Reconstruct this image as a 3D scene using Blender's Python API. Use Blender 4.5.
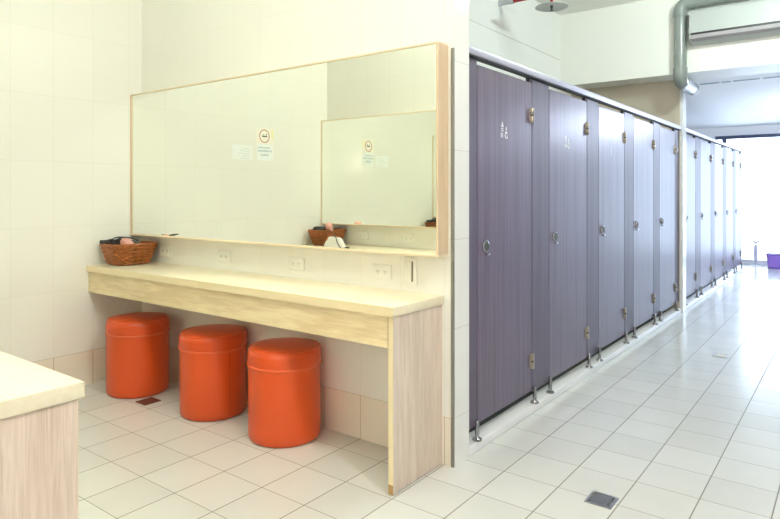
import bpy, bmesh, math, random
from mathutils import Vector, Matrix

for o in list(bpy.data.objects):
    bpy.data.objects.remove(o)
S = bpy.context.scene
COL = S.collection
PI = math.pi
random.seed(7)

# ------------------------------------------------------------------ camera
cam = bpy.data.cameras.new('camera')
cam.sensor_width = 36.0
cam.lens = 620.0 / 780.0 * 36.0
cam.shift_y = -66.1 / 780.0
cam.clip_start = 0.03
camo = bpy.data.objects.new('camera', cam)
camo.location = (0, 0, 1.28)
camo.rotation_euler = (PI / 2, 0, math.radians(37.0))
COL.objects.link(camo)
S.camera = camo

# ------------------------------------------------------------------ world
W = bpy.data.worlds.new('world')
S.world = W
W.use_nodes = True
bg = W.node_tree.nodes['Background']
bg.inputs[0].default_value = (0.64, 0.80, 1.0, 1)
bg.inputs[1].default_value = 5.9


# ------------------------------------------------------------------ lamps
def area(name, loc, size, power, color, rot=(0, 0, 0), shape='DISK', size_y=None, spread=None):
    l = bpy.data.lights.new(name, 'AREA')
    l.shape = shape
    l.size = size
    if size_y:
        l.size_y = size_y
    l.energy = power
    l.color = color
    if spread:
        l.spread = spread
    o = bpy.data.objects.new(name, l)
    o.location = loc
    o.rotation_euler = rot
    COL.objects.link(o)
    return o


def bulb(name, loc, r, power, color):
    l = bpy.data.lights.new(name, 'POINT')
    l.shadow_soft_size = r
    l.energy = power
    l.color = color
    o = bpy.data.objects.new(name, l)
    o.location = loc
    COL.objects.link(o)
    return o


bulb('ceiling_lamp_key', (0.36, 1.33, 3.16), 0.05, 135, (1.0, 0.985, 0.88))
area('fill_light_vanity', (-2.30, 0.85, 3.28), 1.4, 17, (0.90, 1.0, 0.80), (0, 0, 0), 'RECTANGLE', 0.40)  # added soft fill for the vanity area, out of view
area('fill_light_vanity_floor', (-2.55, 1.35, 3.28), 0.5, 4, (1.0, 1.0, 0.80), spread=math.radians(80))  # added narrow fill that brightens the vanity floor
area('fill_light_rear', (-0.20, -1.56, 1.95), 1.6, 315, (1.0, 0.87, 0.73), (PI / 2, 0, PI), 'RECTANGLE', 0.25)  # added fill behind the camera, brightens the beam and under the counter
bulb('ceiling_lamp_corridor', (-0.42, 5.25, 3.22), 0.08, 88, (0.85, 1.0, 0.95))
bulb('ceiling_lamp_far', (0.10, 9.6, 2.34), 0.10, 130, (0.70, 0.80, 1.0))
portal = area('window_portal', (-0.48, 12.93, 1.18), 3.24, 1, (1, 1, 1), (-PI / 2, 0, 0), 'RECTANGLE', 2.24)
portal.data.cycles.is_portal = True

S.view_settings.view_transform = 'Standard'
S.view_settings.look = 'None'
S.view_settings.gamma = 1.0
S.view_settings.use_curve_mapping = False
S.view_settings.exposure = 0.0
S.cycles.max_bounces = 14
S.cycles.diffuse_bounces = 8
S.cycles.glossy_bounces = 8
S.cycles.transparent_max_bounces = 12
S.cycles.sample_clamp_indirect = 12.0
S.cycles.blur_glossy = 0.0


# ------------------------------------------------------------------ materials
def srgb(r, g, b):
    def f(c):
        c /= 255.0
        return c / 12.92 if c <= 0.04045 else ((c + 0.055) / 1.055) ** 2.4
    return (f(r), f(g), f(b), 1)


def base_mat(name, color=(0.8, 0.8, 0.8, 1), rough=0.5, metal=0.0, spec=0.5, coat=0.0):
    m = bpy.data.materials.new(name)
    m.use_nodes = True
    b = m.node_tree.nodes['Principled BSDF']
    b.inputs['Base Color'].default_value = color
    b.inputs['Roughness'].default_value = rough
    b.inputs['Metallic'].default_value = metal
    b.inputs['Specular IOR Level'].default_value = spec
    b.inputs['Coat Weight'].default_value = coat
    return m, m.node_tree, b


def noisy(name, color, rough=0.5, metal=0.0, spec=0.5, amount=0.06, scale=14.0, coat=0.0, bump=0.0):
    m, nt, b = base_mat(name, color, rough, metal, spec, coat)
    N, L = nt.nodes, nt.links
    tc = N.new('ShaderNodeTexCoord')
    nz = N.new('ShaderNodeTexNoise')
    nz.inputs['Scale'].default_value = scale
    nz.inputs['Detail'].default_value = 4
    L.new(tc.outputs['Object'], nz.inputs['Vector'])
    mx = N.new('ShaderNodeMix')
    mx.data_type = 'RGBA'
    mx.inputs[6].default_value = tuple(c * (1 - amount) for c in color[:3]) + (1,)
    mx.inputs[7].default_value = tuple(min(1, c * (1 + amount)) for c in color[:3]) + (1,)
    L.new(nz.outputs['Fac'], mx.inputs[0])
    L.new(mx.outputs[2], b.inputs['Base Color'])
    if bump:
        bp = N.new('ShaderNodeBump')
        bp.inputs['Strength'].default_value = bump
        bp.inputs['Distance'].default_value = 0.002
        nz2 = N.new('ShaderNodeTexNoise')
        nz2.inputs['Scale'].default_value = scale * 12
        L.new(tc.outputs['Object'], nz2.inputs['Vector'])
        L.new(nz2.outputs['Fac'], bp.inputs['Height'])
        L.new(bp.outputs['Normal'], b.inputs['Normal'])
    return m


def tile_mat(name, tile, grout, lines, rough=0.25, spec=0.5, var=0.03, lowrow=None, stain=None, bump=0.25, nscale=2.2):
    """lines: list of (axis, offset, pitch, half_width)"""
    m, nt, b = base_mat(name, tile, rough, 0, spec)
    N, L = nt.nodes, nt.links
    tc = N.new('ShaderNodeTexCoord')
    sx = N.new('ShaderNodeSeparateXYZ')
    L.new(tc.outputs['Object'], sx.inputs[0])

    def math_(op, a, bb=None, c=None):
        n = N.new('ShaderNodeMath')
        n.operation = op
        for i, v in enumerate((a, bb, c)):
            if v is None:
                continue
            if isinstance(v, (int, float)):
                n.inputs[i].default_value = v
            else:
                L.new(v, n.inputs[i])
        return n.outputs[0]
    mask = None
    cell = None
    for ax, off, pitch, hw in lines:
        q = math_('DIVIDE', math_('SUBTRACT', sx.outputs[ax], off), pitch)
        fl = math_('FLOOR', math_('ADD', q, 0.5))
        d = math_('ABSOLUTE', math_('SUBTRACT', q, fl))
        near = math_('LESS_THAN', d, hw / pitch)
        mask = near if mask is None else math_('MAXIMUM', mask, near)
        cf = math_('FLOOR', q)
        cell = math_('MULTIPLY', cf, 3.17) if cell is None else math_('ADD', math_('MULTIPLY', cf, 7.31), cell)
    wn = N.new('ShaderNodeTexWhiteNoise')
    wn.noise_dimensions = '1D'
    L.new(cell, wn.inputs['W'])
    nz = N.new('ShaderNodeTexNoise')
    nz.inputs['Scale'].default_value = nscale
    nz.inputs['Detail'].default_value = 5
    L.new(tc.outputs['Object'], nz.inputs['Vector'])
    v = math_('ADD', math_('MULTIPLY', wn.outputs['Value'], 0.5), math_('MULTIPLY', nz.outputs['Fac'], 0.5))

    def mixc(f, a, bb):
        x = N.new('ShaderNodeMix')
        x.data_type = 'RGBA'
        for i, vv in ((0, f), (6, a), (7, bb)):
            if isinstance(vv, tuple):
                x.inputs[i].default_value = vv
            else:
                L.new(vv, x.inputs[i])
        return x.outputs[2]
    dark = tuple(c * (1 - var) for c in tile[:3]) + (1,)
    lite = tuple(min(1, c * (1 + var)) for c in tile[:3]) + (1,)
    col = mixc(v, dark, lite)
    g = grout
    if lowrow:
        low = math_('LESS_THAN', sx.outputs[2], lowrow[0])
        col = mixc(low, col, lowrow[1])
        g = mixc(low, grout, stain)
    col = mixc(mask, col, g)
    L.new(col, b.inputs['Base Color'])
    rr = math_('MULTIPLY_ADD', mask, 0.5, rough)
    L.new(rr, b.inputs['Roughness'])
    bp = N.new('ShaderNodeBump')
    bp.inputs['Strength'].default_value = bump
    bp.inputs['Distance'].default_value = 0.002
    h = math_('SUBTRACT', math_('MULTIPLY', nz.outputs['Fac'], 0.05), mask)
    L.new(h, bp.inputs['Height'])
    L.new(bp.outputs['Normal'], b.inputs['Normal'])
    return m


def wood_mat(name, c1, c2, axis, rough=0.45, fine=90.0, coarse=9.0, stretch=0.03, spec=0.4, contrast=(0.35, 0.65), coat=0.0):
    m, nt, b = base_mat(name, c1, rough, 0, spec, coat)
    N, L = nt.nodes, nt.links
    tc = N.new('ShaderNodeTexCoord')
    outs = []
    for sc, st in ((fine, stretch), (coarse, stretch * 1.6)):
        mp = N.new('ShaderNodeMapping')
        s = [sc, sc, sc]
        s[axis] = sc * st
        mp.inputs['Scale'].default_value = s
        L.new(tc.outputs['Object'], mp.inputs['Vector'])
        nz = N.new('ShaderNodeTexNoise')
        nz.inputs['Scale'].default_value = 1.0
        nz.inputs['Detail'].default_value = 5
        nz.inputs['Distortion'].default_value = 0.6
        L.new(mp.outputs[0], nz.inputs['Vector'])
        outs.append(nz.outputs['Fac'])
    ad = N.new('ShaderNodeMath')
    ad.operation = 'MULTIPLY_ADD'
    L.new(outs[0], ad.inputs[0])
    ad.inputs[1].default_value = 0.5
    hf = N.new('ShaderNodeMath')
    hf.operation = 'MULTIPLY'
    L.new(outs[1], hf.inputs[0])
    hf.inputs[1].default_value = 0.5
    L.new(hf.outputs[0], ad.inputs[2])
    cr = N.new('ShaderNodeValToRGB')
    cr.color_ramp.elements[0].position = contrast[0]
    cr.color_ramp.elements[1].position = contrast[1]
    cr.color_ramp.elements[0].color = c2
    cr.color_ramp.elements[1].color = c1
    L.new(ad.outputs[0], cr.inputs[0])
    L.new(cr.outputs[0], b.inputs['Base Color'])
    return m


TILE_Z = (2, 0.226, 0.4190, 0.0014)
CREAM = (0.85, 0.855, 0.825, 1)
GROUT = (0.74, 0.73, 0.66, 1)
LOWC = (0.82, 0.77, 0.68, 1)
STAIN = (0.22, 0.13, 0.06, 1)
M = {}
M['wall_x'] = tile_mat('cream_tile_along_x', CREAM, GROUT, [TILE_Z, (0, -2.326, 0.2574, 0.0013)], 0.16, var=0.015, lowrow=(0.226, LOWC), stain=(0.36, 0.27, 0.17, 1))
M['wall_y'] = tile_mat('cream_tile_along_y', CREAM, GROUT, [TILE_Z, (1, 2.133, 0.2560, 0.0013)], 0.16, var=0.015, lowrow=(0.226, LOWC), stain=STAIN)
M['pillar'] = tile_mat('white_tile', (0.80, 0.80, 0.80, 1), (0.52, 0.52, 0.50, 1), [TILE_Z], 0.14, var=0.01)
M['grey_wall'] = noisy('grey_painted_wall', (0.34, 0.33, 0.32, 1), 0.6, amount=0.03, scale=3)
M['stall_wall'] = tile_mat('pale_tile_stall', (0.91, 0.915, 0.89, 1), (0.50, 0.52, 0.45, 1), [(2, 0.226, 0.4190 * 0 + 2.58, 0.003)], 0.35, var=0.01)
M['paint'] = noisy('cream_painted_plaster', (0.91, 0.915, 0.87, 1), 0.42, amount=0.015, scale=3)
M['white_paint'] = noisy('white_painted_plaster', (0.90, 0.905, 0.91, 1), 0.6, amount=0.01, scale=3)
M['divider'] = tile_mat('tan_tile', (0.56, 0.50, 0.40, 1), (0.46, 0.41, 0.32, 1), [TILE_Z], 0.4, var=0.01)
M['floor'] = tile_mat('floor_tile', (0.62, 0.622, 0.61, 1), (0.20, 0.18, 0.155, 1), [(0, -0.270, 0.2572, 0.0026), (1, 2.338, 0.2590, 0.0017)], 0.19, var=0.085, bump=0.35, nscale=6)
M['counter_top'] = wood_mat('pale_maple_laminate', (0.82, 0.76, 0.60, 1), (0.76, 0.68, 0.50, 1), 0, 0.28, 60, 7)
M['apron'] = wood_mat('maple_apron', (0.85, 0.72, 0.47, 1), (0.70, 0.55, 0.33, 1), 0, 0.42, 70, 14, 0.10, contrast=(0.40, 0.60))
M['end_wood'] = wood_mat('washed_oak_panel', (0.77, 0.66, 0.58, 1), (0.55, 0.44, 0.37, 1), 2, 0.4, 190, 30, 0.035)
M['edge_band'] = noisy('maple_edge_band', (0.82, 0.70, 0.46, 1), 0.4, amount=0.04)
M['chip'] = noisy('worn_brown_edge', (0.42, 0.26, 0.10, 1), 0.6)
M['frame_wood'] = wood_mat('maple_frame', (0.80, 0.70, 0.52, 1), (0.66, 0.54, 0.38, 1), 0, 0.4, 60, 12)
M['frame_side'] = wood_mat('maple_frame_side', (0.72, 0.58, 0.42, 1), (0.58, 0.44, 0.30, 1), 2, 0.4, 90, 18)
M['stall'] = wood_mat('purple_brown_laminate', (0.132, 0.097, 0.156, 1), (0.064, 0.046, 0.080, 1), 2, 0.345, 150, 30, 0.012, spec=0.6, contrast=(0.37, 0.63))
M['stall_fixed'] = wood_mat('purple_brown_laminate_shaded', (0.112, 0.090, 0.140, 1), (0.060, 0.047, 0.075, 1), 2, 0.42, 150, 30, 0.012, spec=0.46, contrast=(0.33, 0.68))  # same laminate as the doors, with weaker daylight reflection put into the colour
M['stall_shade'] = noisy('stall_shade_dark', (0.05, 0.05, 0.05, 1), 0.6)  # shade of the stall interiors put into a near-black colour
M['rail'] = noisy('lilac_grey_aluminium', (0.56, 0.56, 0.70, 1), 0.35, 0.35, amount=0.03)
M['black'] = noisy('black_rubber', (0.018, 0.017, 0.02, 1), 0.5)
M['chrome'] = noisy('chrome', (0.50, 0.50, 0.52, 1), 0.2, 1.0, amount=0.04)
M['brass_chrome'] = noisy('brushed_nickel', (0.42, 0.38, 0.33, 1), 0.30, 1.0, amount=0.05)
M['dark_glass'] = noisy('smoked_indicator', (0.07, 0.08, 0.07, 1), 0.6, spec=0.2)
M['white'] = noisy('white_plastic', (0.82, 0.82, 0.78, 1), 0.35, amount=0.02)
M['white_curb'] = noisy('white_curb_stone', (0.80, 0.80, 0.82, 1), 0.3, amount=0.03)
M['pict'] = noisy('white_vinyl_mark', (0.86, 0.85, 0.88, 1), 0.5, amount=0.02)
M['pict_faint'] = noisy('worn_vinyl_mark', (0.55, 0.54, 0.62, 1), 0.5, amount=0.05)
M['orange'] = noisy('orange_leatherette', (0.62, 0.076, 0.011, 1), 0.36, amount=0.07, scale=5, bump=0.12)
M['orange_lid'] = noisy('orange_leatherette_lid', (0.60, 0.072, 0.012, 1), 0.30, amount=0.07, scale=5, bump=0.10)
M['piping'] = noisy('orange_piping', (0.68, 0.11, 0.03, 1), 0.32, amount=0.05)
M['seam'] = noisy('stitched_seam', (0.30, 0.05, 0.012, 1), 0.6)
M['wicker'] = noisy('brown_wicker', (0.34, 0.105, 0.024, 1), 0.32, amount=0.75, scale=45)
M['wicker_dark'] = noisy('dark_wicker', (0.17, 0.055, 0.020, 1), 0.45, amount=0.4, scale=60)
M['dryer_black'] = noisy('black_plastic', (0.02, 0.02, 0.022, 1), 0.3)
M['pink'] = noisy('pink_plastic', (0.80, 0.42, 0.36, 1), 0.35, amount=0.03)
M['cloth'] = noisy('white_cotton', (0.84, 0.80, 0.76, 1), 0.85, amount=0.04, scale=30, bump=0.2)
M['plate'] = noisy('outlet_plastic', (0.85, 0.86, 0.83, 1), 0.3, amount=0.01)
M['slot'] = noisy('dark_slot', (0.16, 0.14, 0.11, 1), 0.6)
M['pvc'] = noisy('grey_pvc', (0.24, 0.27, 0.255, 1), 0.22, amount=0.03, scale=4, spec=0.6)
M['pvc_pale'] = noisy('pale_grey_pvc', (0.52, 0.54, 0.58, 1), 0.25, amount=0.03, scale=4)
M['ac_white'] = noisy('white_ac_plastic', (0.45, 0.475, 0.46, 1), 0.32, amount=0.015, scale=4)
M['ac_grey'] = noisy('grey_ac_plastic', (0.34, 0.32, 0.34, 1), 0.4, amount=0.02)
M['red_pipe'] = noisy('red_enamel', (0.42, 0.02, 0.02, 1), 0.3)
M['disc'] = noisy('galvanised_disc', (0.66, 0.69, 0.67, 1), 0.4, 0.2, amount=0.05)
M['brass'] = noisy('brass', (0.50, 0.35, 0.14, 1), 0.3, 1.0)
M['green_bulb'] = noisy('dark_sprinkler_metal', (0.07, 0.10, 0.09, 1), 0.4, 0.5)
M['corner_trim'] = noisy('grey_corner_trim', (0.22, 0.22, 0.19, 1), 0.35, 0.3, amount=0.05)
M['rust'] = noisy('rusty_drain', (0.13, 0.030, 0.018, 1), 0.6, amount=0.35, scale=40)
M['steel'] = noisy('stainless_drain', (0.55, 0.56, 0.58, 1), 0.28, 1.0, amount=0.08, scale=30)
M['drain_dark'] = noisy('drain_pan_dark', (0.06, 0.06, 0.06, 1), 0.6)  # plain dark base under the grate
M['window_dark'] = noisy('dark_window_aluminium', (0.06, 0.075, 0.14, 1), 0.4)
M['window_white'] = noisy('white_window_aluminium', (0.82, 0.84, 0.87, 1), 0.4)
M['bucket'] = noisy('purple_plastic', (0.30, 0.17, 0.62, 1), 0.35, amount=0.05, scale=6)
M['bucket_dark'] = noisy('deep_purple_plastic', (0.17, 0.09, 0.42, 1), 0.35, amount=0.05)
M['pale_tool'] = noisy('pale_lilac_plastic', (0.62, 0.62, 0.72, 1), 0.4, amount=0.03)
M['paper'] = noisy('white_paper', (0.86, 0.84, 0.78, 1), 0.8, amount=0.01)
M['paper_blue'] = noisy('pale_blue_paper', (0.84, 0.88, 0.90, 1), 0.8, amount=0.01)
M['paper_yellow'] = noisy('pale_yellow_strip', (0.86, 0.80, 0.46, 1), 0.8, amount=0.01)
M['ink_red'] = noisy('red_brown_ink', (0.46, 0.16, 0.11, 1), 0.7)
M['ink_black'] = noisy('black_ink', (0.06, 0.05, 0.05, 1), 0.7)
M['ink_teal'] = noisy('teal_ink', (0.10, 0.30, 0.36, 1), 0.7)
M['ink_pale'] = noisy('pale_grey_ink', (0.62, 0.66, 0.66, 1), 0.7)
M['teal_slot'] = noisy('teal_grey_slot', (0.10, 0.22, 0.26, 1), 0.5)

mm, nt, b = base_mat('mirror_silver', (0.93, 0.955, 0.90, 1), 0.0, 1.0)
nz = nt.nodes.new('ShaderNodeTexNoise')
nz.inputs['Scale'].default_value = 0.8
mxn = nt.nodes.new('ShaderNodeMix')
mxn.data_type = 'RGBA'
mxn.inputs[6].default_value = (0.925, 0.95, 0.895, 1)
mxn.inputs[7].default_value = (0.935, 0.96, 0.905, 1)
nt.links.new(nz.outputs['Fac'], mxn.inputs[0])
nt.links.new(mxn.outputs[2], b.inputs['Base Color'])
M['mirror'] = mm

gm = bpy.data.materials.new('window_glass')
gm.use_nodes = True
nt = gm.node_tree
nt.nodes.clear()
out = nt.nodes.new('ShaderNodeOutputMaterial')
tr = nt.nodes.new('ShaderNodeBsdfTransparent')
gl = nt.nodes.new('ShaderNodeBsdfGlossy')
gl.inputs['Roughness'].default_value = 0.02
fr = nt.nodes.new('ShaderNodeFresnel')
fr.inputs['IOR'].default_value = 1.25
mix = nt.nodes.new('ShaderNodeMixShader')
nt.links.new(fr.outputs[0], mix.inputs[0])
nt.links.new(tr.outputs[0], mix.inputs[1])
nt.links.new(gl.outputs[0], mix.inputs[2])
nt.links.new(mix.outputs[0], out.inputs[0])
M['glass'] = gm


# ------------------------------------------------------------------ mesh builder
class MB:
    def __init__(self):
        self.bm = bmesh.new()

    def _merge(self, b2):
        me = bpy.data.meshes.new('tmp')
        b2.to_mesh(me)
        b2.free()
        self.bm.from_mesh(me)
        bpy.data.meshes.remove(me)

    def box(self, x0, x1, y0, y1, z0, z1, bev=0.0, seg=2):
        b2 = bmesh.new()
        vs = [b2.verts.new((x, y, z)) for z in (z0, z1) for y in (y0, y1) for x in (x0, x1)]
        for f in ((0, 2, 3, 1), (4, 5, 7, 6), (0, 1, 5, 4), (2, 6, 7, 3), (0, 4, 6, 2), (1, 3, 7, 5)):
            b2.faces.new([vs[i] for i in f])
        if bev:
            bmesh.ops.bevel(b2, geom=b2.edges[:], offset=bev, segments=seg, affect='EDGES', profile=0.5)
        self._merge(b2)
        return self

    def lathe(self, prof, c=(0, 0, 0), seg=40, axis='Z', mat=None):
        """prof: list of (r, h); axis-aligned revolve about c (or via matrix mat)"""
        rings = []
        bm = self.bm
        for r, h in prof:
            if r < 1e-6:
                pts = [(0, 0, h)]
            else:
                pts = [(r * math.cos(2 * PI * k / seg), r * math.sin(2 * PI * k / seg), h) for k in range(seg)]
            ring = []
            for p in pts:
                v = Vector(p)
                if mat is not None:
                    v = mat @ v
                else:
                    if axis == 'X':
                        v = Vector((v.z, v.x, v.y))
                    elif axis == 'Y':
                        v = Vector((v.y, v.z, v.x))
                    v = v + Vector(c)
                ring.append(bm.verts.new(v))
            rings.append(ring)
        for a, b in zip(rings, rings[1:]):
            if len(a) == 1 and len(b) == 1:
                continue
            for k in range(seg):
                k2 = (k + 1) % seg
                if len(a) == 1:
                    f = (a[0], b[k2], b[k])
                elif len(b) == 1:
                    f = (a[k], a[k2], b[0])
                else:
                    f = (a[k], a[k2], b[k2], b[k])
                bm.faces.new(f)
        for r in (rings[0], rings[-1]):
            if len(r) > 2:
                bm.faces.new(r)
        return self

    def cyl(self, p0, p1, r, seg=20, r1=None):
        p0, p1 = Vector(p0), Vector(p1)
        d = p1 - p0
        q = Vector((0, 0, 1)).rotation_difference(d).to_matrix().to_4x4()
        q.translation = p0
        return self.lathe([(r, 0), (r if r1 is None else r1, d.length)], seg=seg, mat=q)

    def tube(self, pts, r, seg=8, closed=False, caps=True):
        bm = self.bm
        pts = [Vector(p) for p in pts]
        n = len(pts)
        up = Vector((0, 0, 1))
        rings = []
        prev = None
        for i in range(n):
            if closed:
                t = pts[(i + 1) % n] - pts[i - 1]
            else:
                t = pts[min(i + 1, n - 1)] - pts[max(i - 1, 0)]
            t.normalize()
            if prev is None:
                a = t.cross(up)
                if a.length < 1e-3:
                    a = t.cross(Vector((1, 0, 0)))
            else:
                a = prev - t * prev.dot(t)
            a.normalize()
            prev = a
            bb = t.cross(a)
            rr = r[i] if isinstance(r, (list, tuple)) else r
            rings.append([bm.verts.new(pts[i] + (a * math.cos(2 * PI * k / seg) + bb * math.sin(2 * PI * k / seg)) * rr) for k in range(seg)])
        rng = range(n if closed else n - 1)
        for i in rng:
            A, B = rings[i], rings[(i + 1) % n]
            for k in range(seg):
                k2 = (k + 1) % seg
                bm.faces.new((A[k], A[k2], B[k2], B[k]))
        if not closed and caps:
            bm.faces.new(rings[0])
            bm.faces.new(rings[-1])
        return self

    def prism(self, poly, fn, d0, d1):
        """poly: list of 2D points, fn(a, b, d) -> 3D point"""
        bm = self.bm
        A = [bm.verts.new(fn(a, b, d0)) for a, b in poly]
        B = [bm.verts.new(fn(a, b, d1)) for a, b in poly]
        bm.faces.new(A)
        bm.faces.new(B)
        n = len(poly)
        for i in range(n):
            j = (i + 1) % n
            bm.faces.new((A[i], A[j], B[j], B[i]))
        return self

    def build(self, name, mat, parent=None, smooth=False, origin=None, sharp=40):
        bm = self.bm
        bmesh.ops.recalc_face_normals(bm, faces=bm.faces)
        off = Vector(origin) if origin is not None else (Vector(parent_world(parent)) if parent else Vector((0, 0, 0)))
        if off.length:
            bmesh.ops.translate(bm, vec=-off, verts=bm.verts)
        me = bpy.data.meshes.new(name)
        bm.to_mesh(me)
        bm.free()
        if smooth:
            me.polygons.foreach_set('use_smooth', [True] * len(me.polygons))
            me.set_sharp_from_angle(angle=math.radians(sharp))
        me.materials.append(mat)
        o = bpy.data.objects.new(name, me)
        COL.objects.link(o)
        if parent:
            o.parent = parent
        elif origin is not None:
            o.location = origin
        return o


def parent_world(p):
    v = Vector((0, 0, 0))
    while p is not None:
        v = v + Vector(p.location)
        p = p.parent
    return v


def tag(o, label=None, cat=None, group=None, kind=None):
    if label:
        o['label'] = label
    if cat:
        o['category'] = cat
    if group:
        o['group'] = group
    if kind:
        o['kind'] = kind
    return o


def thing(name, label, cat, loc=(0, 0, 0), group=None):
    o = bpy.data.objects.new(name, None)
    o.location = loc
    o.empty_display_size = 0.1
    COL.objects.link(o)
    return tag(o, label, cat, group)


def struct(name, mb, mat, label, cat, smooth=False):
    o = mb.build(name, mat, None, smooth)
    return tag(o, label, cat, None, 'structure')


def copy_tree(o, parent=None):
    c = o.copy()
    COL.objects.link(c)
    if parent is not None:
        c.parent = parent
    for ch in list(o.children):
        copy_tree(ch, c)
    return c


# ------------------------------------------------------------------ dimensions
XL, XP = -4.115, -1.505      # vanity left wall, pillar face
YW, YW2 = 2.49, 2.635        # mirror wall front and back
YO = 0.37                    # opposite wall
XS = -2.72                   # rear wall of the stalls
ZC, ZF = 3.32, 2.505         # ceilings
YB, YB2 = 6.85, 7.36         # beam
YE = 12.95                   # window wall
XR = 1.25                    # corridor right wall
YR = -1.6

# ------------------------------------------------------------------ setting
struct('floor', MB().box(XL - .15, XR + .15, YR - .15, YE + .2, -0.12, 0), M['floor'], 'pale grey square-tiled floor running through vanity area and corridor', 'floor')
struct('ceiling', MB().box(XL - .15, XR + .15, YR - .15, YB2, ZC, ZC + .12), M['paint'], 'cream ceiling above the vanity area and near stalls', 'ceiling')
struct('ceiling_far', MB().box(XS - .15, XR + .15, YB2, YE + .2, ZF, ZF + .12), M['white_paint'], 'white lower ceiling beyond the air-conditioner beam', 'ceiling')
struct('wall_left', MB().box(XL - .15, XL, YO - .15, YW + .10, 0, ZC), M['wall_y'], 'cream tiled wall at the end of the vanity counter', 'wall')
struct('wall_back', MB().box(XL, XP - .012, YW, YW2, 0, ZC), M['wall_x'], 'cream tiled wall behind the large vanity mirror', 'wall')
struct('wall_pillar', MB().box(XP - .012, XP, YW, YW2, 0, ZC), M['pillar'], 'white tiled end face of the mirror wall', 'wall')
struct('trim_1', MB().box(XP - .013, XP + .003, YW - .004, YW + .006, 0, 1.96, .001), M['corner_trim'], 'grey corner strip on the mirror wall end', 'trim')
struct('wall_front', MB().box(XL, XP - .05, YO - .15, YO, 0, ZC), M['wall_x'], 'cream tiled wall facing the vanity mirror', 'wall')
struct('wall_stall', MB().box(XS - .12, XS, YW2, YE + .2, 0, ZC), M['stall_wall'], 'pale green-cream wall rising behind the stalls', 'wall')
struct('wall_beam', MB().box(XS, XR, YB, YB2, ZF, ZC), M['paint'], 'cream beam crossing the corridor under the ceiling', 'wall')
struct('wall_divider', MB().box(XS, XP - .02, 7.20, YB2, 0, ZF), M['divider'], 'tan cross wall between near and far stalls', 'wall')
struct('trim_2', MB().box(XP - .02, XP + .012, 7.205, YB2, 0, ZF, .002), M['pillar'], 'white tiled pier between near and far stall doors', 'trim')
struct('wall_right', MB().box(XR, XR + .15, YR, YE + .2, 0, ZC), M['grey_wall'], 'grey side wall of the corridor', 'wall')
struct('wall_rear', MB().box(XP - .2, XR, YR - .15, YR, 0, ZC), M['grey_wall'], 'grey wall behind the viewer', 'wall')
struct('wall_near', MB().box(XP - .20, XP - .05, YR, YO - .15, 0, ZC), M['grey_wall'], 'grey corridor wall beside the viewer', 'wall')
struct('trim_3', MB().box(-1.602, XP, YW2, 7.203, 0, 0.045, .008), M['white_curb'], 'low white curb under the near stall doors', 'trim')
struct('floor_stall_shade', MB().box(XS, -1.604, YW2, 7.198, .0005, .004).box(XS, -1.604, YB2 + .001, 11.70, .0005, .004), M['stall_shade'], 'dark sheet on the floor standing in for shade inside the toilet stalls', 'floor')
struct('trim_4', MB().box(-1.602, XP, YB2, 11.70, 0, 0.045, .008), M['white_curb'], 'low white curb under the far stall doors', 'trim')
# window wall
struct('wall_far', MB().box(XS, XR, YE, YE + .2, 2.34, ZF).box(XS, XR, YE, YE + .2, 0, 0.05).box(XS, -2.12, YE, YE + .2, 0.05, 2.34)
       .box(1.15, XR, YE, YE + .2, 0.05, 2.34), M['white_paint'], 'white far wall around the bright corridor window', 'wall')
w = tag(MB().box(-2.12, 1.15, YE - .03, YE + .05, 2.285, 2.345).build('window_1', M['window_dark']), 'bright overexposed window with a dark head rail at the corridor end', 'window', None, 'structure')
for nm, args in (('sill', (-2.12, 1.15, YE - .02, YE + .12, 0.051, 0.075)), ('mullion', (-0.99, -0.95, YE + .04, YE + .09, 0.075, 2.285)),
                 ('mullion', (0.10, 0.14, YE + .04, YE + .09, 0.075, 2.285))):
    MB().box(*args).build(nm, M['window_white'], w)
MB().box(-2.12, 1.15, YE + .062, YE + .068, 0.075, 2.285).build('glass', M['glass'], w)
MB().box(-2.0, -1.93, YE - .07, YE - .03, 2.16, 2.285).build('bracket', M['window_dark'], w)

# ------------------------------------------------------------------ vanity counters
CX0, CX1 = XL + .002, -1.556


def make_counter(label, yf, yb, sgn, CX1=CX1):
    """yf front edge y, yb wall y; sgn +1 when the front faces -y"""
    t = thing('vanity_counter', label, 'counter', (CX0, yf, 0), 'wood vanity counters')

    def yy(d):
        return yf + sgn * d
    dep = abs(yb - yf) - .001

    def bx(mb, x0, x1, d0, d1, z0, z1, bev=0):
        a, c = sorted((yy(d0), yy(d1)))
        return mb.box(x0, x1, a, c, z0, z1, bev)
    bx(MB(), CX0, CX1, 0, dep, .758, .800, .003).build('countertop', M['counter_top'], t, True)
    bx(MB(), CX0, CX1 - .001, -.0008, .002, .7595, .7985).build('edge_strip', M['edge_band'], t)
    bx(MB(), CX0, CX1 - .04, .014, .032, .621, .7575).build('apron', M['apron'], t)
    p = bx(MB(), CX1 - .034, CX1 - .010, .012, dep, 0.004, .7575).build('end_panel', M['end_wood'], t)
    bx(MB(), CX1 - .034, CX1 - .010, .0105, .0125, 0.045, .7575).build('edge_banding', M['edge_band'], p)
    tag(bx(MB(), CX1 - .034, CX1 - .010, .0103, .0125, 0.004, .045).build('worn_corner', M['chip'], p), 'brown worn corner where the edging is missing')
    return t


make_counter('long pale maple counter under the mirror, with orange stools below', 2.088, YW, 1)
make_counter('pale maple counter cut off by the photo edge, facing the stools', 0.795, YO, -1, -1.577)


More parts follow.
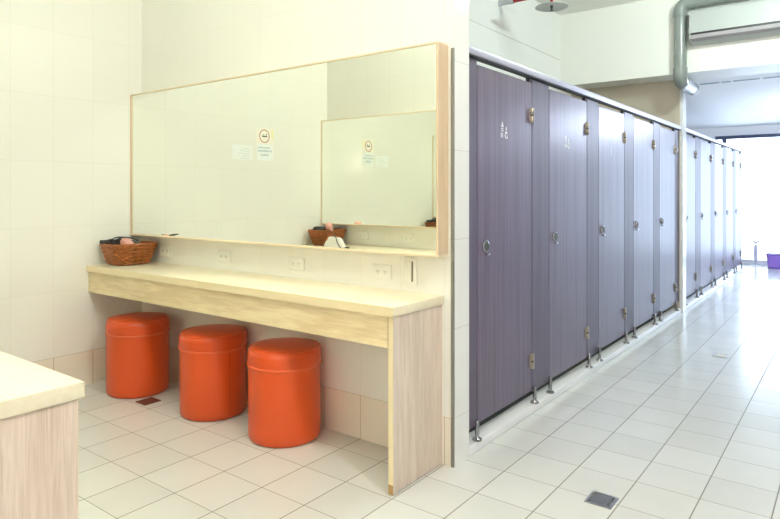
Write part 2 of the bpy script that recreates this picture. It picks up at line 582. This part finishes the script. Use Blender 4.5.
# ------------------------------------------------------------------ mirrors
def make_mirror(label, yw, sgn):
    yg = yw - sgn * .082
    yf = yw - sgn * .090
    t = thing('wall_mirror', label, 'mirror', (CX0, yw, .985), 'framed vanity mirrors')

    def bx(x0, x1, ya, yb2, z0, z1, bev=0.0):
        a, c = sorted((ya, yb2))
        return MB().box(x0, x1, a, c, z0, z1, bev)
    x0, x1, z0, z1 = CX0, -1.532, .985, 1.978
    bx(x0 + .0045, x1 - .0125, yg, yg + sgn * .006, z0 + .010, z1 - .008).build('mirror_glass', M['mirror'], t)
    bx(x0, x1, yf, yw - sgn * .001, z1 - .008, z1, .001).build('frame_top', M['frame_wood'], t)
    bx(x0, x1, yf, yw - sgn * .001, z0, z0 + .012, .001).build('frame_bottom', M['frame_wood'], t)
    bx(x1 - .012, x1, yf, yw - sgn * .001, z0 + .012, z1 - .008, .001).build('frame_side', M['frame_side'], t)
    bx(x0, x0 + .004, yf, yw - sgn * .001, z0 + .012, z1 - .008).build('frame_side', M['frame_side'], t)
    bx(x0 + .004, x1 - .012, yw - sgn * .012, yw - sgn * .002, z0 + .012, z1 - .008).build('backing', M['frame_wood'], t)
    return t


make_mirror('large wood-framed mirror hanging over the counter with the stools', YW, 1)
make_mirror('matching wood-framed mirror seen only as a reflection', YO, -1)


# ------------------------------------------------------------------ stools
def make_stool(label):
    t = thing('stool', label, 'stool', (0, 0, 0), 'orange drum stools under the counter')
    R = .189
    b = MB()
    b.lathe([(0, 0.0), (R - .022, 0.0), (R - .008, .004), (R - .001, .016), (R, .04), (R, .2), (R - .001, .386)], seg=64).build('body', M['orange'], t, True)
    MB().lathe([(R - .002, .386), (R + .003, .392), (R + .004, .408), (R + .004, .444), (R + .001, .459), (R - .009, .471), (R - .03, .479),
                (R - .08, .487), (R - .13, .491), (0, .493)], seg=64).build('cushion_lid', M['orange_lid'], t, True, sharp=60)
    ring = [((R + .003) * math.cos(2 * PI * k / 64), (R + .003) * math.sin(2 * PI * k / 64), .389) for k in range(64)]
    MB().tube(ring, .0055, 8, True).build('piping', M['piping'], t, True)
    ring2 = [((R - .006) * math.cos(2 * PI * k / 64), (R - .006) * math.sin(2 * PI * k / 64), .4715) for k in range(64)]
    MB().tube(ring2, .0028, 6, True).build('top_piping', M['piping'], t, True)
    a = math.radians(-118)
    c, s = math.cos(a), math.sin(a)
    MB().tube([((R + .0002) * c, (R + .0002) * s, z) for z in (.03, .12, .25, .385)], .0013, 6).build('seam', M['seam'], t, True)
    return t


st = make_stool('orange leatherette drum stool nearest the basket end, beside the rusty drain')
st.location = (-3.735, 2.235, 0)
for lab, loc, rz in (('middle orange leatherette drum stool of the three under the counter', (-3.025, 2.288, 0), 1.9),
                     ('orange leatherette drum stool nearest the wood end panel', (-2.425, 2.290, 0), -2.3)):
    c = copy_tree(st)
    c.location = loc
    c.rotation_euler = (0, 0, rz)
    c['label'] = lab


# ------------------------------------------------------------------ baskets
def rrect(a, b2, t, n=5.0):
    c, s = math.cos(t), math.sin(t)
    return (a * math.copysign(abs(c) ** (2 / n), c), b2 * math.copysign(abs(s) ** (2 / n), s))


def make_basket(label, loc):
    t = thing('wicker_basket', label, 'basket', loc, 'wicker baskets on the counters')
    A0, B0, A1, B1, H = .084, .112, .116, .156, .136
    L = Vector(loc)
    NS = 26
    bodyw = MB()
    rows = 10
    for r in range(rows):
        f = (r + .5) / rows
        a, b2 = A0 + (A1 - A0) * f, B0 + (B1 - B0) * f
        pts = []
        for k in range(NS * 4):
            th = 2 * PI * k / (NS * 4)
            off =   .0060 * math.cos(NS / 2 * th + PI * (r % 2))
            x, y = rrect(a + off, b2 + off, th)
            pts.append(L + Vector((x, y, .006 + f * (H - .008) + .001 * math.sin(3 * th + r))))
        bodyw.tube(pts, .0066, 6, True)
    stk = bodyw
    for k in range(NS):
        th = 2 * PI * (k + .5) / NS
        x0, y0 = rrect(A0 - .004, B0 - .004, th)
        x1, y1 = rrect(A1 - .004, B1 - .004, th)
        stk.tube([L + Vector((x0, y0, .004)), L + Vector((x1, y1, H))], .0028, 5)
    bodyw.build('woven_side', M['wicker'], t, True)
    base = MB()
    base.prism([rrect(A0, B0, 2 * PI * k / 48) for k in range(48)], lambda a, b2, d: L + Vector((a, b2, d)), .001, .010)
    base.build('base', M['wicker_dark'], t)
    rim = MB()
    for ph in range(3):
        pts = []
        for k in range(180):
            th = 2 * PI * k / 180
            w_ = 26 * th + ph * 2 * PI / 3
            x, y = rrect(A1 + .002 + .004 * math.cos(w_), B1 + .002 + .004 * math.cos(w_), th)
            pts.append(L + Vector((x, y, H + .002 + .004 * math.sin(w_))))
        rim.tube(pts, .0048, 6, True)
    rim.build('braided_rim', M['wicker'], t, True)
    return t


B1L = (-3.955, 2.298, .8005)
make_basket('brown wicker basket on the counter at the wall corner', B1L)
B2L = (-3.945, 0.555, .8005)
b2o = make_basket('brown wicker basket seen in the mirror, on the opposite counter', B2L)


def make_dryer(name, label, loc, barrel_dir, tilt, handle_dir, body, nozz, rear_r=.037):
    """hair dryer: barrel along barrel_dir with domed rear, handle along handle_dir"""
    t = thing(name, label, 'hair dryer', loc, 'hair dryers in the baskets')
    L = Vector(loc)
    d = Vector(barrel_dir).normalized()
    q = Vector((0, 0, 1)).rotation_difference(d).to_matrix().to_4x4()
    q.translation = L
    R = rear_r
    MB().lathe([(0, -.075), (R * .55, -.071), (R * .85, -.06), (R, -.04), (R, 0), (R * .92, .04), (R * .80, .07)], seg=28, mat=q).build('barrel', body, t, True, sharp=60)
    MB().lathe([(R * .80, .0705), (R * .70, .09), (R * .62, .12), (R * .50, .121), (R * .55, .09), (0, .085)], seg=28, mat=q).build('nozzle', nozz, t, True)
    h = Vector(handle_dir).normalized()
    MB().tube([L + h * (R * .8), L + h * .06, L + h * .10 + d * .006, L + h * .145 + d * .010], [.016, .0165, .015, .011], 14).build('handle', nozz, t, True)
    return t, L + h * .145 + d * .010


# main basket: black dryer near rim, pink dryer with its round rear up
t1, e1 = make_dryer('hair_dryer', 'black hair dryer lying in the basket at the wall corner', (-3.962, 2.250, .945), (.15, 1, -.05), 0, (-.35, -.92, .10), M['dryer_black'], M['dryer_black'], .026)
t2, e2 = make_dryer('hair_dryer', 'pink hair dryer standing in the basket at the wall corner', (-3.915, 2.280, .924), (.25, .45, -.62), 0, (-.75, -.35, .15), M['pink'], M['dryer_black'], .034)
cord = [(-3.98, 2.13, .945), (-4.01, 2.16, .962), (-3.97, 2.19, .974), (-4.00, 2.23, .982), (-3.95, 2.26, .984), (-3.93, 2.22, .972), (-3.97, 2.17, .966), (-4.01, 2.21, .960), (-3.91, 2.22, .985), (-3.86, 2.20, .990), (-3.85, 2.25, .985), (-3.88, 2.32, .962)]


def smoothpath(P, n=6):
    P = [Vector(p) for p in P]
    out = []
    for i in range(len(P) - 1):
        p0, p1, p2, p3 = P[max(i - 1, 0)], P[i], P[i + 1], P[min(i + 2, len(P) - 1)]
        for k in range(n):
            u = k / n
            out.append(.5 * ((2 * p1) + (-p0 + p2) * u + (2 * p0 - 5 * p1 + 4 * p2 - p3) * u * u + (-p0 + 3 * p1 - 3 * p2 + p3) * u ** 3))
    out.append(P[-1])
    return out


MB().tube(smoothpath(cord), .0045, 8).build('cord', M['dryer_black'], t1, True)
wp = tag(MB().box(-4.060, -4.012, 2.135, 2.170, .9445, .958, .004).build('plug_adapter', M['white'], None, True), 'small white plug adapter on the rim of the corner basket', 'adapter')

# opposite basket contents
t3, e3 = make_dryer('hair_dryer', 'pink hair dryer in the basket reflected by the mirror', (-3.845, .630, .958), (-.35, -.60, -.55), 0, (-.85, .10, -.12), M['pink'], M['dryer_black'], .033)
t4, e4 = make_dryer('hair_dryer', 'black hair dryer in the basket reflected by the mirror', (-3.985, .60, .945), (1, -.45, -.02), 0, (-.35, -.92, .10), M['dryer_black'], M['dryer_black'], .028)
MB().tube(smoothpath([(-3.82, .67, .955), (-3.77, .70, .945), (-3.67, .745, .90), (-3.62, .775, .85), (-3.57, .785, .808), (-3.525, .775, .806)]), .0045, 8).build('cord', M['dryer_black'], t3, True)
MB().box(-3.530, -3.490, .762, .786, .801, .818, .004).build('plug', M['dryer_black'], t3, True)
# white cloth bundle leaning on that basket
bm = MB()
n1, n2 = 28, 16
grid = []
for i in range(n1):
    row = []
    for j in range(n2 + 1):
        th = 2 * PI * i / n1
        f = j / n2
        ra, rb = .128 - .055 * f, .050 - .026 * f
        wob = 1 + .10 * math.sin(3 * th + 2) * (1 - f) + .06 * math.sin(7 * th + 4 * f)
        row.append(bm.bm.verts.new((-3.685 - .012 * f + ra * wob * math.cos(th), .745 - .022 * f + rb * wob * math.sin(th) * .8, .801 + .088 * (f ** .8) + .006 * math.sin(2 * th) * f)))
    grid.append(row)
for i in range(n1):
    for j in range(n2):
        i2 = (i + 1) % n1
        bm.bm.faces.new((grid[i][j], grid[i2][j], grid[i2][j + 1], grid[i][j + 1]))
bm.bm.faces.new([grid[i][n2] for i in range(n1)])
bm.bm.faces.new([grid[i][0] for i in range(n1)])
tag(bm.build('hand_towel', M['cloth'], None, True, origin=(-3.685, .74, .8)), 'crumpled white cloth beside the basket reflected in the mirror', 'towel')


# ------------------------------------------------------------------ outlets, switch
def make_outlet(label, x, z, yw, sgn, w_=.122, h_=.072):
    t = thing('power_outlet', label, 'outlet', (x, yw, z), 'wall outlets above the counters')

    def bx(mb, x0, x1, d0, d1, z0, z1, bev=0):
        a, c = sorted((yw - sgn * d0, yw - sgn * d1))
        return mb.box(x0, x1, a, c, z0, z1, bev)
    bx(MB(), x - w_ / 2, x + w_ / 2, .0005, .008, z - h_ / 2, z + h_ / 2, .003).build('plate', M['plate'], t, True)
    for cx in (-.024, .024):
        s = MB()
        for dx in (-.006, .006):
            bx(s, x + cx + dx - .0012, x + cx + dx + .0012, .0075, .0086, z - .002, z + .008)
        bx(s, x + cx - .002, x + cx + .002, .0075, .0086, z - .011, z - .007)
        s.build('socket', M['slot'], t)
    return t


for x, lab in ((-3.815, 'double wall outlet just beside the wicker basket'), (-3.180, 'double wall outlet second from the basket along the splashback'),
               (-2.535, 'double wall outlet third from the basket along the splashback'), (-1.925, 'double wall outlet next to the light switch')):
    make_outlet(lab, x, .882, YW, 1)
make_outlet('reflected double outlet near the reflected white cloth', -3.66, .885, YO, -1)
make_outlet('reflected double outlet farther from the reflected white cloth', -3.14, .885, YO, -1)
sw = thing('light_switch', 'tall cream light switch at the mirror corner above the counter', 'light switch', (-1.745, YW, .90))
MB().box(-1.782, -1.708, YW - .010, YW - .0005, .832, .965, .003).build('plate', M['plate'], sw, True)
rk = MB().box(-1.770, -1.737, YW - .016, YW - .0095, .846, .950, .003).build('rocker', M['white'], sw, True)
MB().box(-1.7365, -1.728, YW - .0112, YW - .0095, .850, .948).build('gap', M['slot'], rk)

# ------------------------------------------------------------------ notices on the end wall
sg = thing('no_smoking_sign', 'no-smoking notice with red ring, seen in the mirror', 'sign', (XL, 1.165, 1.70))
X0 = XL + .0005


def pl(mb, y0, y1, z0, z1, d0=0.0, d1=.0012):
    return mb.box(X0 + d0, X0 + d1, y0, y1, z0, z1)


pl(MB(), 1.070, 1.262, 1.708, 1.845).build('picture_panel', M['paper'], sg)
pl(MB(), 1.070, 1.250, 1.565, 1.706).build('text_panel', M['paper_blue'], sg)
pl(MB(), 1.068, 1.090, 1.755, 1.838, .0012, .0018).build('yellow_strip', M['paper_yellow'], sg)
ring = []
rg = MB()
for k in range(48):
    a, a2 = 2 * PI * k / 48, 2 * PI * (k + 1) / 48
    cy, cz = 1.170, 1.777
    P = [(cy + r * math.cos(q), cz + r * math.sin(q)) for r, q in ((.050, a), (.058, a), (.058, a2), (.050, a2))]
    rg.prism(P, lambda u, v, d: Vector((X0 + d, u, v)), .0012, .0020)
s45 = .7071
dl = []
rg.build('ring', M['ink_red'], sg)
ck = MB()
pl(ck, 1.140, 1.198, 1.770, 1.780, .0012, .002)
pl(ck, 1.144, 1.152, 1.784, 1.798, .0012, .002)
pl(ck, 1.180, 1.188, 1.784, 1.792, .0012, .002)
ck.build('cigarette_mark', M['ink_black'], sg)
for z0, n, y1, hgt in ((1.672, 10, 1.240, .010), (1.642, 12, 1.245, .014), (1.608, 7, 1.215, .015)):
    tx = MB()
    for k in range(n):
        y = y1 - k * .0135
        pl(tx, y - .010, y, z0, z0 + .003, .0012, .0018)
        pl(tx, y - .0065, y - .0035, z0, z0 + hgt, .0012, .0018)
        if k % 2:
            pl(tx, y - .010, y, z0 + hgt - .003, z0 + hgt, .0012, .0018)
    tx.build('text_line', M['ink_teal'], sg)
nt_ = thing('paper_notice', 'faded pale paper notice beside the no-smoking sign, in the mirror', 'notice', (XL, 1.41, 1.62))
pl(MB(), 1.305, 1.515, 1.565, 1.685).build('sheet', M['paper_blue'], nt_)
tx = MB()
for k in range(5):
    pl(tx, 1.33, 1.41 + .05 * ((k * 7) % 3) / 2, 1.655 - k * .020, 1.659 - k * .020, .0012, .0018)
tx.build('text_lines', M['ink_pale'], nt_)

# ------------------------------------------------------------------ toilet stalls
XF = -1.530          # outer face of the panels
TH = .024
NEAR = [(2.759, 3.420), (3.672, 4.351), (4.595, 5.238), (5.494, 6.148), (6.368, 7.010)]
FAR = [(7.459, 8.044), (8.335, 9.000), (9.275, 9.930), (10.205, 10.840), (11.060, 11.620)]
ORD = ['first', 'second', 'third', 'fourth', 'fifth']


def make_door(y0, y1, label, icon, far=False):
    t = thing('stall_door', label, 'stall door', (XF, y0, .13), 'toilet stall doors')
    g = .004
    MB().box(XF - TH, XF, y0 + g, y1 - g, .118, 1.930, .002, 1).build('panel', M['stall'], t)
    # lock
    yl = y0 + .083
    lk = MB().lathe([(.031, 0), (.032, .006), (.030, .011), (.0265, .012), (.026, .008), (0, .008)], (XF, yl, 1.008), 32, 'X').build('lock', M['chrome'], t, True)
    MB().lathe([(.0255, .008), (.0255, .0105), (0, .0105)], (XF, yl, 1.008), 28, 'X').build('indicator', M['dark_glass'], lk, True)
    MB().box(XF, XF + .016, yl + .002, yl + .028, .960, .970, .003).build('thumb_turn', M['chrome'], lk, True)
    # hinges
    for zc in (1.737, .295):
        h = MB()
        for z0, z1 in ((zc - .043, zc - .005), (zc + .005, zc + .043)):
            h.lathe([(0, z0), (.0105, z0), (.012, z0 + .002), (.012, z1 - .002), (.0105, z1), (0, z1)], (XF + .008, y1 - .013, 0), 16)
        h.box(XF, XF + .004, y1 - .040, y1 - .013, zc - .040, zc + .040, .001)
        ho = h.build('hinge', M['brass_chrome'], t, True)
        MB().lathe([(0, zc - .005), (.008, zc - .005), (.008, zc + .005), (0, zc + .005)], (XF + .008, y1 - .013, 0), 12).build('hinge_pin', M['black'], ho)
    if icon:
        yc = y0 + .300
        zb = 1.578

        def q(u, v, d):
            return Vector((XF + d, yc + u, zb + v))
        def tri(mb, u, v, w_, h_):
            mb.prism([(u - w_ / 2, v), (u + w_ / 2, v), (u, v + h_)], q, .0003, .0012)
        def rc(mb, u0, u1, v0, v1):
            mb.prism([(u0, v0), (u1, v0), (u1, v1), (u0, v1)], q, .0003, .0012)
        p = MB()
        if icon == 3:
            rc(p, -.004, .004, .0, .045)
            tri(p, 0, .052, .014, .02)
            p.build('pictogram', M['pict_faint'], t)
        else:
            # standing figure
            tri(p, -.022, .061, .028, .030)
            rc(p, -.036, -.010, .050, .055)
            rc(p, -.036, -.010, .038, .043)
            rc(p, -.040, -.033, .002, .030)
            rc(p, -.022, -.015, .002, .030)
            # seated figure
            tri(p, .024, .050, .018, .018)
            rc(p, .018, .030, .040, .046)
            rc(p, .010, .038, .028, .036)
            rc(p, .008, .017, .004, .024)
            rc(p, .020, .040, .000, .007)
            rc(p, .034, .041, .007, .020)
            p.build('pictogram', M['pict'], t)
    return t


def make_pilaster(y0, y1, label, feet, bracket=True):
    t = thing('stall_pilaster', label, 'stall panel', (XF, y0, .03), 'fixed panels between the stall doors')
    MB().box(XF - TH, XF + .0005, y0 + .002, y1 - .002, .112, 1.952, .002, 1).build('panel', M['stall_fixed'], t)
    for yf in feet:
        f = MB()
        f.lathe([(0, .0455), (.023, .0455), (.025, .049), (.023, .057), (.011, .060), (.0105, .142), (.009, .146), (0, .146)], (XF + .0125, yf, 0), 20)
        f.build('foot', M['chrome'], t, True)
    if bracket:
        for zc in (1.737, .295):
            MB().box(XF + .0006, XF + .006, y0 + .003, y0 + .022, zc - .040, zc + .040, .001).build('hinge_leaf', M['brass_chrome'], t)
    return t


for bank, D, ye0, ye1 in (('near', NEAR, YW2 + .002, 7.200), ('far', FAR, YB2 + .002, 11.690)):
    for i, (y0, y1) in enumerate(D):
        if bank == 'near':
            ic = (1, 2, 3, 0, 0)[i]
            lab = ('dark purple-brown stall door nearest the mirror wall, with white pictogram',
                   'second stall door from the mirror wall, with small white pictogram',
                   'third stall door from the mirror wall, with a thin worn mark',
                   'fourth stall door from the mirror wall, sheened by daylight',
                   'fifth stall door, last before the white tiled pier')[i]
        else:
            ic = 0
            lab = 'pale sunlit stall door, %s beyond the white tiled pier' % ORD[i] if i < 4 else 'pale sunlit stall door closest to the far window'
        make_door(y0, y1, lab, ic)
    edges = [ye0] + [y for d in D for y in d] + [ye1]
    for i in range(0, len(edges), 2):
        a, c = edges[i], edges[i + 1]
        k = i // 2
        if k == 0:
            feet = [c - .020]
            lab = 'narrow purple-brown panel between the mirror wall and the first stall door' if bank == 'near' else 'narrow pale panel between the tiled pier and the far stall doors'
        elif k == 5:
            feet = [a + .012]
            lab = 'purple-brown end panel between the fifth door and the tiled pier' if bank == 'near' else 'narrow end panel of the far stalls near the window'
        else:
            feet = [a + .010, c - .010]
            lab = ('purple-brown fixed panel between the %s and %s near stall doors' if bank == 'near' else 'pale fixed panel between the %s and %s far stall doors') % (ORD[k - 1], ORD[k])
        make_pilaster(a, c, lab, feet, k > 0)
    h = thing('head_rail', 'lilac-grey rail along the top of the near stalls' if bank == 'near' else 'lilac-grey rail along the top of the far stalls', 'rail', (XP, ye0, 1.95), 'stall head rails')
    MB().box(XP - .052, XP, ye0, ye1, 1.964, 2.000, .004).build('rail_profile', M['rail'], h, True)
    MB().box(XP - .048, XP - .006, ye0, ye1, 1.957, 1.9635).build('dark_strip', M['black'], h)  # thin dark strip along the underside of the rail
    for y0, y1 in D:
        MB().box(XF - TH, XF - .002, y1 - .034, y1 - .004, 1.933, 1.9565).build('door_stop', M['black'], h)

# ------------------------------------------------------------------ sprinkler and red pipe
YSP = 5.34
rp = thing('sprinkler_pipe', 'red sprinkler pipe running out above the stalls', 'pipe', (XS, YSP, 3.088))
MB().cyl((XS + .14, YSP, 3.088), (-0.9, YSP, 3.088), .021, 18).build('pipe', M['red_pipe'], rp, True)
MB().lathe([(.030, 0), (.030, .012), (.024, .016), (.024, .10), (.028, .105), (.028, .15), (.02, .15)], (XS, YSP, 3.088), 20, 'X').build('coupling', M['pvc_pale'], rp, True)
sp = thing('fire_sprinkler', 'grey disc fire sprinkler hanging above the stalls', 'sprinkler', (-2.20, YSP, 2.958))
MB().cyl((-2.20, YSP, 2.973), (-2.20, YSP, 3.066), .013, 14).build('drop_pipe', M['red_pipe'], sp, True)
MB().lathe([(0, 2.980), (.10, 2.978), (.140, 2.966), (.146, 2.958), (.143, 2.957), (.10, 2.971), (0, 2.973)], (-2.20, YSP, 0), 48).build('heat_disc', M['disc'], sp, True)
MB().lathe([(0, 2.972), (.013, 2.972), (.013, 2.958), (.008, 2.953), (.008, 2.933), (.018, 2.930), (.018, 2.927), (0, 2.927)], (-2.20, YSP, 0), 18).build('sprinkler_head', M['green_bulb'], sp, True)
MB().lathe([(0, 2.990), (.017, 2.990), (.020, 2.985), (.020, 2.980), (0, 2.980)], (-2.20, YSP, 0), 18).build('brass_nut', M['brass'], sp, True)

# ------------------------------------------------------------------ grey drain pipe on the beam
PX, PY, PR = -1.430, YB - .070, .060
dp = thing('drain_pipe', 'thick grey plastic pipe bending down the beam beside the air conditioner', 'pipe', (PX, PY, 2.43))


def bend(c, u, v, R, n=12):
    return [Vector(c) + Vector(u) * (R * math.cos(t)) + Vector(v) * (R * math.sin(t)) for t in [PI / 2 * k / n for k in range(n + 1)]]


ztop, zlow = 3.195, 2.415
MB().cyl((PX, PY, zlow + .085), (PX, PY, ztop - .085), PR, 28).build('riser', M['pvc'], dp, True)
el = bend((PX + .085, PY, ztop - .085), (-1, 0, 0), (0, 0, 1), .085)
MB().tube([Vector((PX, PY, ztop - .13))] + el + [Vector((PX + .13, PY, ztop))], PR + .006, 28).build('upper_elbow', M['pvc'], dp, True)
MB().cyl((PX + .085, PY, ztop), (0.9, PY, ztop), PR, 28).build('top_run', M['pvc'], dp, True)
el = bend((PX, PY + .085, zlow + .085), (0, -1, 0), (0, 0, -1), .085)
MB().tube([Vector((PX, PY, zlow + .135))] + el + [Vector((PX, PY + .135, zlow))], PR + .006, 28).build('lower_elbow', M['pvc'], dp, True)
MB().lathe([(PR, 0), (PR, .46), (PR + .007, .46), (PR + .007, .50), (PR - .006, .50), (PR - .006, .44), (0, .44)], (PX, PY + .10, zlow), 28, 'Y').build('outlet_run', M['pvc_pale'], dp, True)

# ------------------------------------------------------------------ air conditioner
ac = thing('air_conditioner', 'white wall air conditioner mounted high on the beam', 'air conditioner', (-1.33, YB, 2.76))


def rp_(x0, x1, prof, nm, mat, par, sm=True):
    mb = MB()
    mb.prism(prof, lambda a, b2, d: Vector((d, a, b2)), x0, x1)
    return mb.build(nm, mat, par, sm, sharp=30)


AX0, AX1 = -1.322, -0.42
rp_(AX0, AX1, [(YB - .002, 2.765), (YB - .002, 3.095), (YB - .11, 3.100), (YB - .160, 3.090), (YB - .190, 3.060), (YB - .198, 2.98), (YB - .198, 2.850),
               (YB - .180, 2.845), (YB - .120, 2.800), (YB - .06, 2.766)], 'body', M['ac_white'], ac)
rp_(AX0 + .012, AX1 - .012, [(YB - .1995, 2.856), (YB - .2005, 2.834), (YB - .17, 2.830), (YB - .17, 2.854)], 'air_slot', M['black'], ac)
rp_(AX0 + .015, AX1 - .015, [(YB - .201, 2.835), (YB - .196, 2.800), (YB - .150, 2.780), (YB - .150, 2.790), (YB - .186, 2.806), (YB - .190, 2.835)], 'louver', M['ac_grey'], ac)
rp_(AX0 + .002, AX0 + .014, [(YB - .200, 2.838), (YB - .195, 2.795), (YB - .145, 2.772), (YB - .12, 2.80), (YB - .18, 2.844)], 'end_cap', M['ac_white'], ac)

# ------------------------------------------------------------------ ceiling slot diffuser
sd = thing('slot_diffuser', 'thin dark slots in the ceiling just past the beam', 'vent', (-1.2, 7.66, ZF))
for a, c in ((-1.41, -1.215), (-1.195, -1.105), (-1.08, -.83), (-.80, -.45)):
    MB().box(a, c, 7.630, 7.675, ZF - .004, ZF - .0005).build('slot', M['teal_slot'], sd)


# ------------------------------------------------------------------ floor drains
def make_drain(label, x0, x1, y0, y1, frame, dark, grate, z=.0005):
    t = thing('floor_drain', label, 'floor drain', (x0, y0, 0), 'floor drains')
    MB().box(x0, x1, y0, y1, z, z + .0015).build('pan', dark, t)
    f = MB()
    e = .010
    for a in ((x0, x0 + e, y0, y1), (x1 - e, x1, y0, y1), (x0 + e, x1 - e, y0, y0 + e), (x0 + e, x1 - e, y1 - e, y1)):
        f.box(*a, z + .001, z + .004)
    f.build('frame', frame, t)
    g = MB()
    nb = 7
    wy = (y1 - y0 - 2 * e - .008)
    for k in range(nb):
        yy = y0 + e + .004 + wy * (k + .5) / nb
        g.box(x0 + e + .012, x1 - e - .012, yy - wy / nb * .30, yy + wy / nb * .30, z + .001, z + .0035)
    g.build('grate', grate, t)
    return t


make_drain('small square steel floor drain in the corridor foreground', -.905, -.797, 2.540, 2.652, M['steel'], M['drain_dark'], M['steel'])
make_drain('rusty brown floor drain at the foot of an orange stool', -3.535, -3.430, 2.095, 2.205, M['rust'], M['rust'], M['rust'])
make_drain('pale worn floor drain farther down the corridor', -.915, -.800, 5.420, 5.540, M['pale_tool'], M['steel'], M['white'])

# ------------------------------------------------------------------ bucket and plunger by the window
bk = thing('bucket', 'purple plastic bucket on the floor by the far window', 'bucket', (-1.06, 12.42, 0))


def shell(cx, cy, prof, n=4.0, seg=48):
    """open vessel with rounded-rectangle plan; prof: list of (a, b, z)"""
    mb = MB()
    rings = []
    for a, b2, z in prof:
        rings.append([mb.bm.verts.new((cx + rrect(a, b2, 2 * PI * k / seg, n)[0], cy + rrect(a, b2, 2 * PI * k / seg, n)[1], z)) for k in range(seg)])
    for A, B in zip(rings, rings[1:]):
        for k in range(seg):
            k2 = (k + 1) % seg
            mb.bm.faces.new((A[k], A[k2], B[k2], B[k]))
    mb.bm.faces.new(rings[0])
    mb.bm.faces.new(rings[-1])
    return mb


shell(-1.06, 12.42, [(.160, .120, .001), (.165, .125, .03), (.186, .142, .235), (.181, .137, .236), (.160, .120, .03), (.155, .115, .015)]).build('tub', M['bucket'], bk, True)
shell(-1.06, 12.42, [(.187, .143, .225), (.196, .152, .230), (.196, .152, .246), (.181, .137, .247), (.181, .137, .232)]).build('rim', M['bucket_dark'], bk, True)
shell(-1.06, 12.42, [(.163, .123, .0005), (.168, .128, .004), (.169, .129, .032), (.164, .124, .033)]).build('foot_band', M['bucket_dark'], bk, True)
MB().tube(smoothpath([(-1.06, 12.28, .245), (-1.06, 12.30, .275), (-1.05, 12.36, .315), (-1.05, 12.42, .330), (-1.05, 12.48, .315), (-1.06, 12.54, .275), (-1.06, 12.56, .245)]), .006, 8).build('handle', M['pale_tool'], bk, True)

pg = thing('floor_squeegee', 'pale lilac T-handled tool standing upright near the purple bucket', 'cleaning tool', (-1.42, 12.52, 0))
MB().lathe([(0, .0005), (.055, .0005), (.055, .008), (.02, .014), (0, .014)], (-1.42, 12.52, 0), 28).build('base', M['pale_tool'], pg, True)
MB().lathe([(0, .014), (.009, .014), (.012, .06), (.030, .14), (.033, .30), (.026, .36), (.016, .39), (0, .392)], (-1.42, 12.52, 0), 24).build('shaft', M['pale_tool'], pg, True)
MB().tube([(-1.485, 12.49, .452), (-1.455, 12.505, .440), (-1.42, 12.52, .415), (-1.385, 12.535, .440), (-1.345, 12.55, .455)], [.012, .016, .024, .016, .012], 14).build('grip', M['pale_tool'], pg, True)
